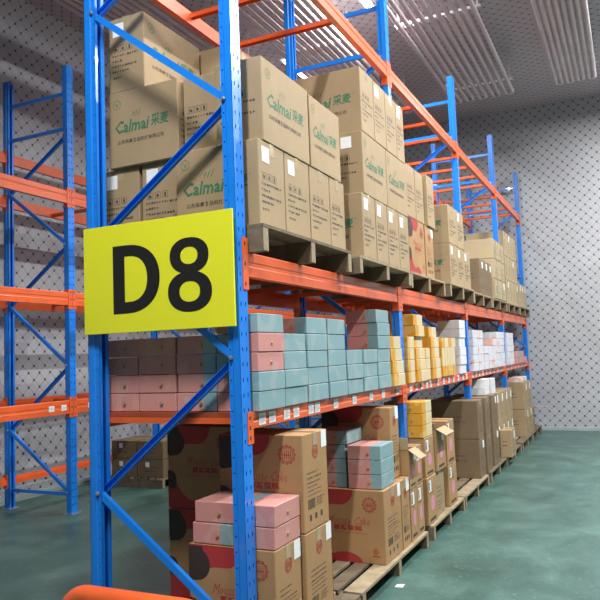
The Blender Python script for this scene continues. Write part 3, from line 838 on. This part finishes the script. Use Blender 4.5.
# big pair in the shade-darkened cardboard
for k in range(2):
    zz = ZP + .43 * k
    pos = ('lower', 'upper')[k]
    G('dark', XG - .58, XG, 4.92, 5.23, zz, .428, 0, f'large shade-darkened brown carton seen wide side on, {pos} one near the third post', lab=k == 0)
    G('dark', XG - .58, XG, 5.36, 5.66, zz, .428, 0, f'shade-darkened brown carton second in the far floor row, {pos}', lab=False)
    G('dark', XG - .50, XG, 5.80, 6.20, zz, .428, 0, f'shade-darkened brown carton midway between third and fourth posts, {pos}', lab=True)
    G('dark', XG - 1.06, XG - .60, 4.80, 5.22, zz, .428, 0, f'shade-darkened brown carton deep in shade behind the large pair, {pos}', lab=False)
for j in range(4):
    a = 6.34 + j * .37
    for k in range(2):
        if k == 0 and j == 2 and False: continue
        G('plain', XG - .50, XG - .06, a, a + .35, ZP + .42 * k, .418, 0, f'brown carton with white label, far floor row, {ORD[j]} column, {("lower", "upper")[k]}')
G('plain', .085, .24, 6.50, 6.86, ZP, .355, 0, 'small brown carton standing out into the aisle near the far end', lab=True)
for j in range(2):
    for k in range(2):
        o = G('plain', XG - .34, XG, 8.66 + j * .42, 9.07 + j * .42, ZP + .435 * k, .433, 0, f'brown carton by the last post, {("nearer", "farther")[j]} {("lower", "upper")[k]} of four')
G('plain', XG - .34, XG, 9.52, 9.76, ZP, .40, 0, 'last brown carton on the floor pallets before the far wall', lab=False)
# loose flap sticking out by the last post
b = MB(); b.box(.0, .24, -.06, .06, 0, .004, M['card_pale']); o = b.obj('lid_flap', [q for q in bpy.data.objects if q.get('label', '').startswith('last brown')][0], (.17, .02, .402))
for k in range(2):
    cake('cake_w2', -.06, 5.96 + .03 * k, ZP + .858 + .1 * k, 0, f'white box, {("bottom", "middle", "top")[k]} of the nearer pile under the shelf past the third post', GS)
for k in range(2):
    cake('cake_w2', -.08, 6.52, ZP + .839 + .1 * k, 0, f'white box, {("lower", "upper")[k]} of the pair on the brown carton past the third post', GS)
for j in range(2):
    cake('cake_w', -.03, 8.86 + .42 * j, ZP + .871, 0, f'small white and orange box on the far cartons, {("nearer", "farther")[j]}', GS, h=.07)

# ------------------------------------------------------------------ cartons under the left rack
GB = 'cartons under the left rack'
pallet(-3.52, 4.03, .6, .0005, .84, .118, 'low wooden pallet under the left rack', 'pallets on the floor')
for i in range(2):
    for k in range(2):
        x0 = -4.33 + .41 * i
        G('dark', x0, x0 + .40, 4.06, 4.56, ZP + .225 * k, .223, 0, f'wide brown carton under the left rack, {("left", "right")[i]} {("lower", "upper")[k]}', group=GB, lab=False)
        lb = MB(); lb.face([(-.07, -.2505, .13), (-.01, -.2505, .13), (-.01, -.2505, .19), (-.07, -.2505, .19)], M['label'])
        lo = lb.obj('paper_label', bpy.data.objects[-1] if False else None, (0, 0, 0)); 
        par = [q for q in bpy.data.objects if q.get('label', '') == f'wide brown carton under the left rack, {("left", "right")[i]} {("lower", "upper")[k]}'][0]
        lo.parent = par

# ------------------------------------------------------------------ scrap of paper
b = MB(); b.face([(0, 0, .002), (.052, .008, .002), (.048, .07, .004), (-.004, .06, .002)], M['label'])
o = b.obj('paper_scrap', None, (.205, 1.575, 0)); tag(o, 'small white scrap of paper lying on the green floor', 'paper')

# ------------------------------------------------------------------ ceiling cooling coils
ZPI = 5.62
def coil(x0, n, pitch, y0, y1, label):
    """serpentine cooling pipe: n hairpins side by side, hung on cross rails"""
    e = empty('cooling_coil', (x0, y0, ZPI)); tag(e, label, 'cooling coil', 'ceiling cooling coils')
    r = .031; hw = pitch * .25
    L = y1 - y0
    b = MB()
    for i in range(n):
        xc = pitch * (i + .5); pts = [(xc - hw, 0, 0), (xc - hw, L - hw, 0)]
        for k in range(1, 8):
            t = PI - PI * k / 8; pts.append((xc + hw * math.cos(t), L - hw + hw * math.sin(t), 0))
        pts += [(xc + hw, L - hw, 0), (xc + hw, 0, 0)]
        b.tube(pts, r, M['pipe'], 12)
    b.obj('pipe_run', e, smooth=True)
    y = L - .45
    while y > 0:
        c = MB(); c.box(-.02, n * pitch + .02, y - .02, y + .02, r + .001, r + .035, M['pipe'])
        for x in (0.02, n * pitch - .02): c.box(x - .012, x + .012, y - .012, y + .012, r + .035, ZC - ZPI, M['pipe'])
        for i in range(2 * n):
            xx = pitch * (i * .5 + .25); c.box(xx - hw * .9, xx - hw * .6, y - .02, y + .02, -r * .2, r + .001, M['pipe'])
        c.obj('hanger_rail', e); y -= 2.55
    return e
coil(.93, 4, .155, -3.6, 8.30, 'narrow cooling coil over the aisle, rightmost under the ceiling')
coil(-.67, 5, .205, -3.6, 8.30, 'cooling coil above the near rack front, left of the rightmost one')
coil(-2.30, 5, .195, -3.6, 8.30, 'cooling coil between the two racks, third from the right')
coil(-3.85, 5, .205, -3.6, 8.30, 'cooling coil beside the left wall, leftmost under the ceiling')

# ------------------------------------------------------------------ lamps
def lamp(x, y, z, power, label, L=1.15, rx=0.):
    e = empty('ceiling_lamp', (x, y, z)); tag(e, label, 'lamp', 'tube lamps')
    b = MB(); b.box(-.06, .06, -L/2, L/2, 0, .04, M['white']); b.obj('lamp_housing', e)
    b = MB(); b.tube([(0, -L/2 + .04, -.024), (0, L/2 - .04, -.024)], .02, M['lamp_bright'] if label.startswith('bright') else M['lamp'], 10); b.obj('lamp_tube', e, smooth=True)
    b = MB()
    for q in (-L/2 + .1, L/2 - .1): b.cyl((0, q, .04), (0, q, ZC - z), .006, M['steel'], 6)
    b.obj('suspension_rod', e)
    ld = bpy.data.lights.new('lamp_light', 'AREA'); ld.shape = 'RECTANGLE'; ld.size = .12; ld.size_y = L; ld.energy = power; ld.color = (1, .985, .96)
    lo = bpy.data.objects.new('lamp_light', ld); COL.objects.link(lo); lo.parent = e; lo.location = (0, 0, -.05); 
    return e
P = 240
ZL = 5.86
for x, y, z, k, lb in [(2.9, -2.6, ZL, .4, 'tube lamp right of the coils, behind the camera'), (3.0, .9, ZL, .9, 'tube lamp right of the coils, near end'),
                 (3.0, 4.6, ZL, 1.35, 'tube lamp right of the coils, middle'), (3.0, 8.6, ZL, 1., 'tube lamp right of the coils, far end'),
                 (.65, -2.6, ZL, 1.0, 'tube lamp between the two right coils, in front of the rack end'), (.65, 2.6, ZL, .35, 'tube lamp between the two right coils, over the rack'),
                 (-1.0, 4.75, 5.98, .5, 'bright tube lamp above the near rack, seen between its posts'), (-2.55, 1.6, ZL, .06, 'tube lamp over the passage left of the sign'),
                 (-2.55, 6.4, ZL, .12, 'tube lamp over the far part of the left passage')]:
    lamp(x, y, z, P * k, lb)

w = bpy.data.worlds.new('world'); scene.world = w; w.use_nodes = True
w.node_tree.nodes['Background'].inputs[0].default_value = (.8, .85, .9, 1); w.node_tree.nodes['Background'].inputs[1].default_value = .3

# ------------------------------------------------------------------ camera
F_PX, YAW, PITCH, ROLL = 690.58, math.radians(25.3545), math.radians(4.5344), math.radians(-2.1644)
fw = Vector((-math.sin(YAW) * math.cos(PITCH), math.cos(YAW) * math.cos(PITCH), math.sin(PITCH)))
r_ = Vector((math.cos(YAW), math.sin(YAW), 0)); u_ = r_.cross(fw)
r2 = math.cos(ROLL) * r_ + math.sin(ROLL) * u_; u2 = -math.sin(ROLL) * r_ + math.cos(ROLL) * u_
cd = bpy.data.cameras.new('camera'); cam = bpy.data.objects.new('camera', cd); COL.objects.link(cam)
cd.sensor_width = 36; cd.lens = F_PX / 600 * 36; cd.clip_start = .02
cam.matrix_world = Matrix(((r2.x, u2.x, -fw.x, 1.7231), (r2.y, u2.y, -fw.y, -2.9308), (r2.z, u2.z, -fw.z, 1.5609), (0, 0, 0, 1)))
scene.camera = cam
scene.view_settings.view_transform = 'Standard'; scene.view_settings.look = 'None'
scene.view_settings.gamma = 1; scene.view_settings.exposure = .25; scene.view_settings.use_curve_mapping = False
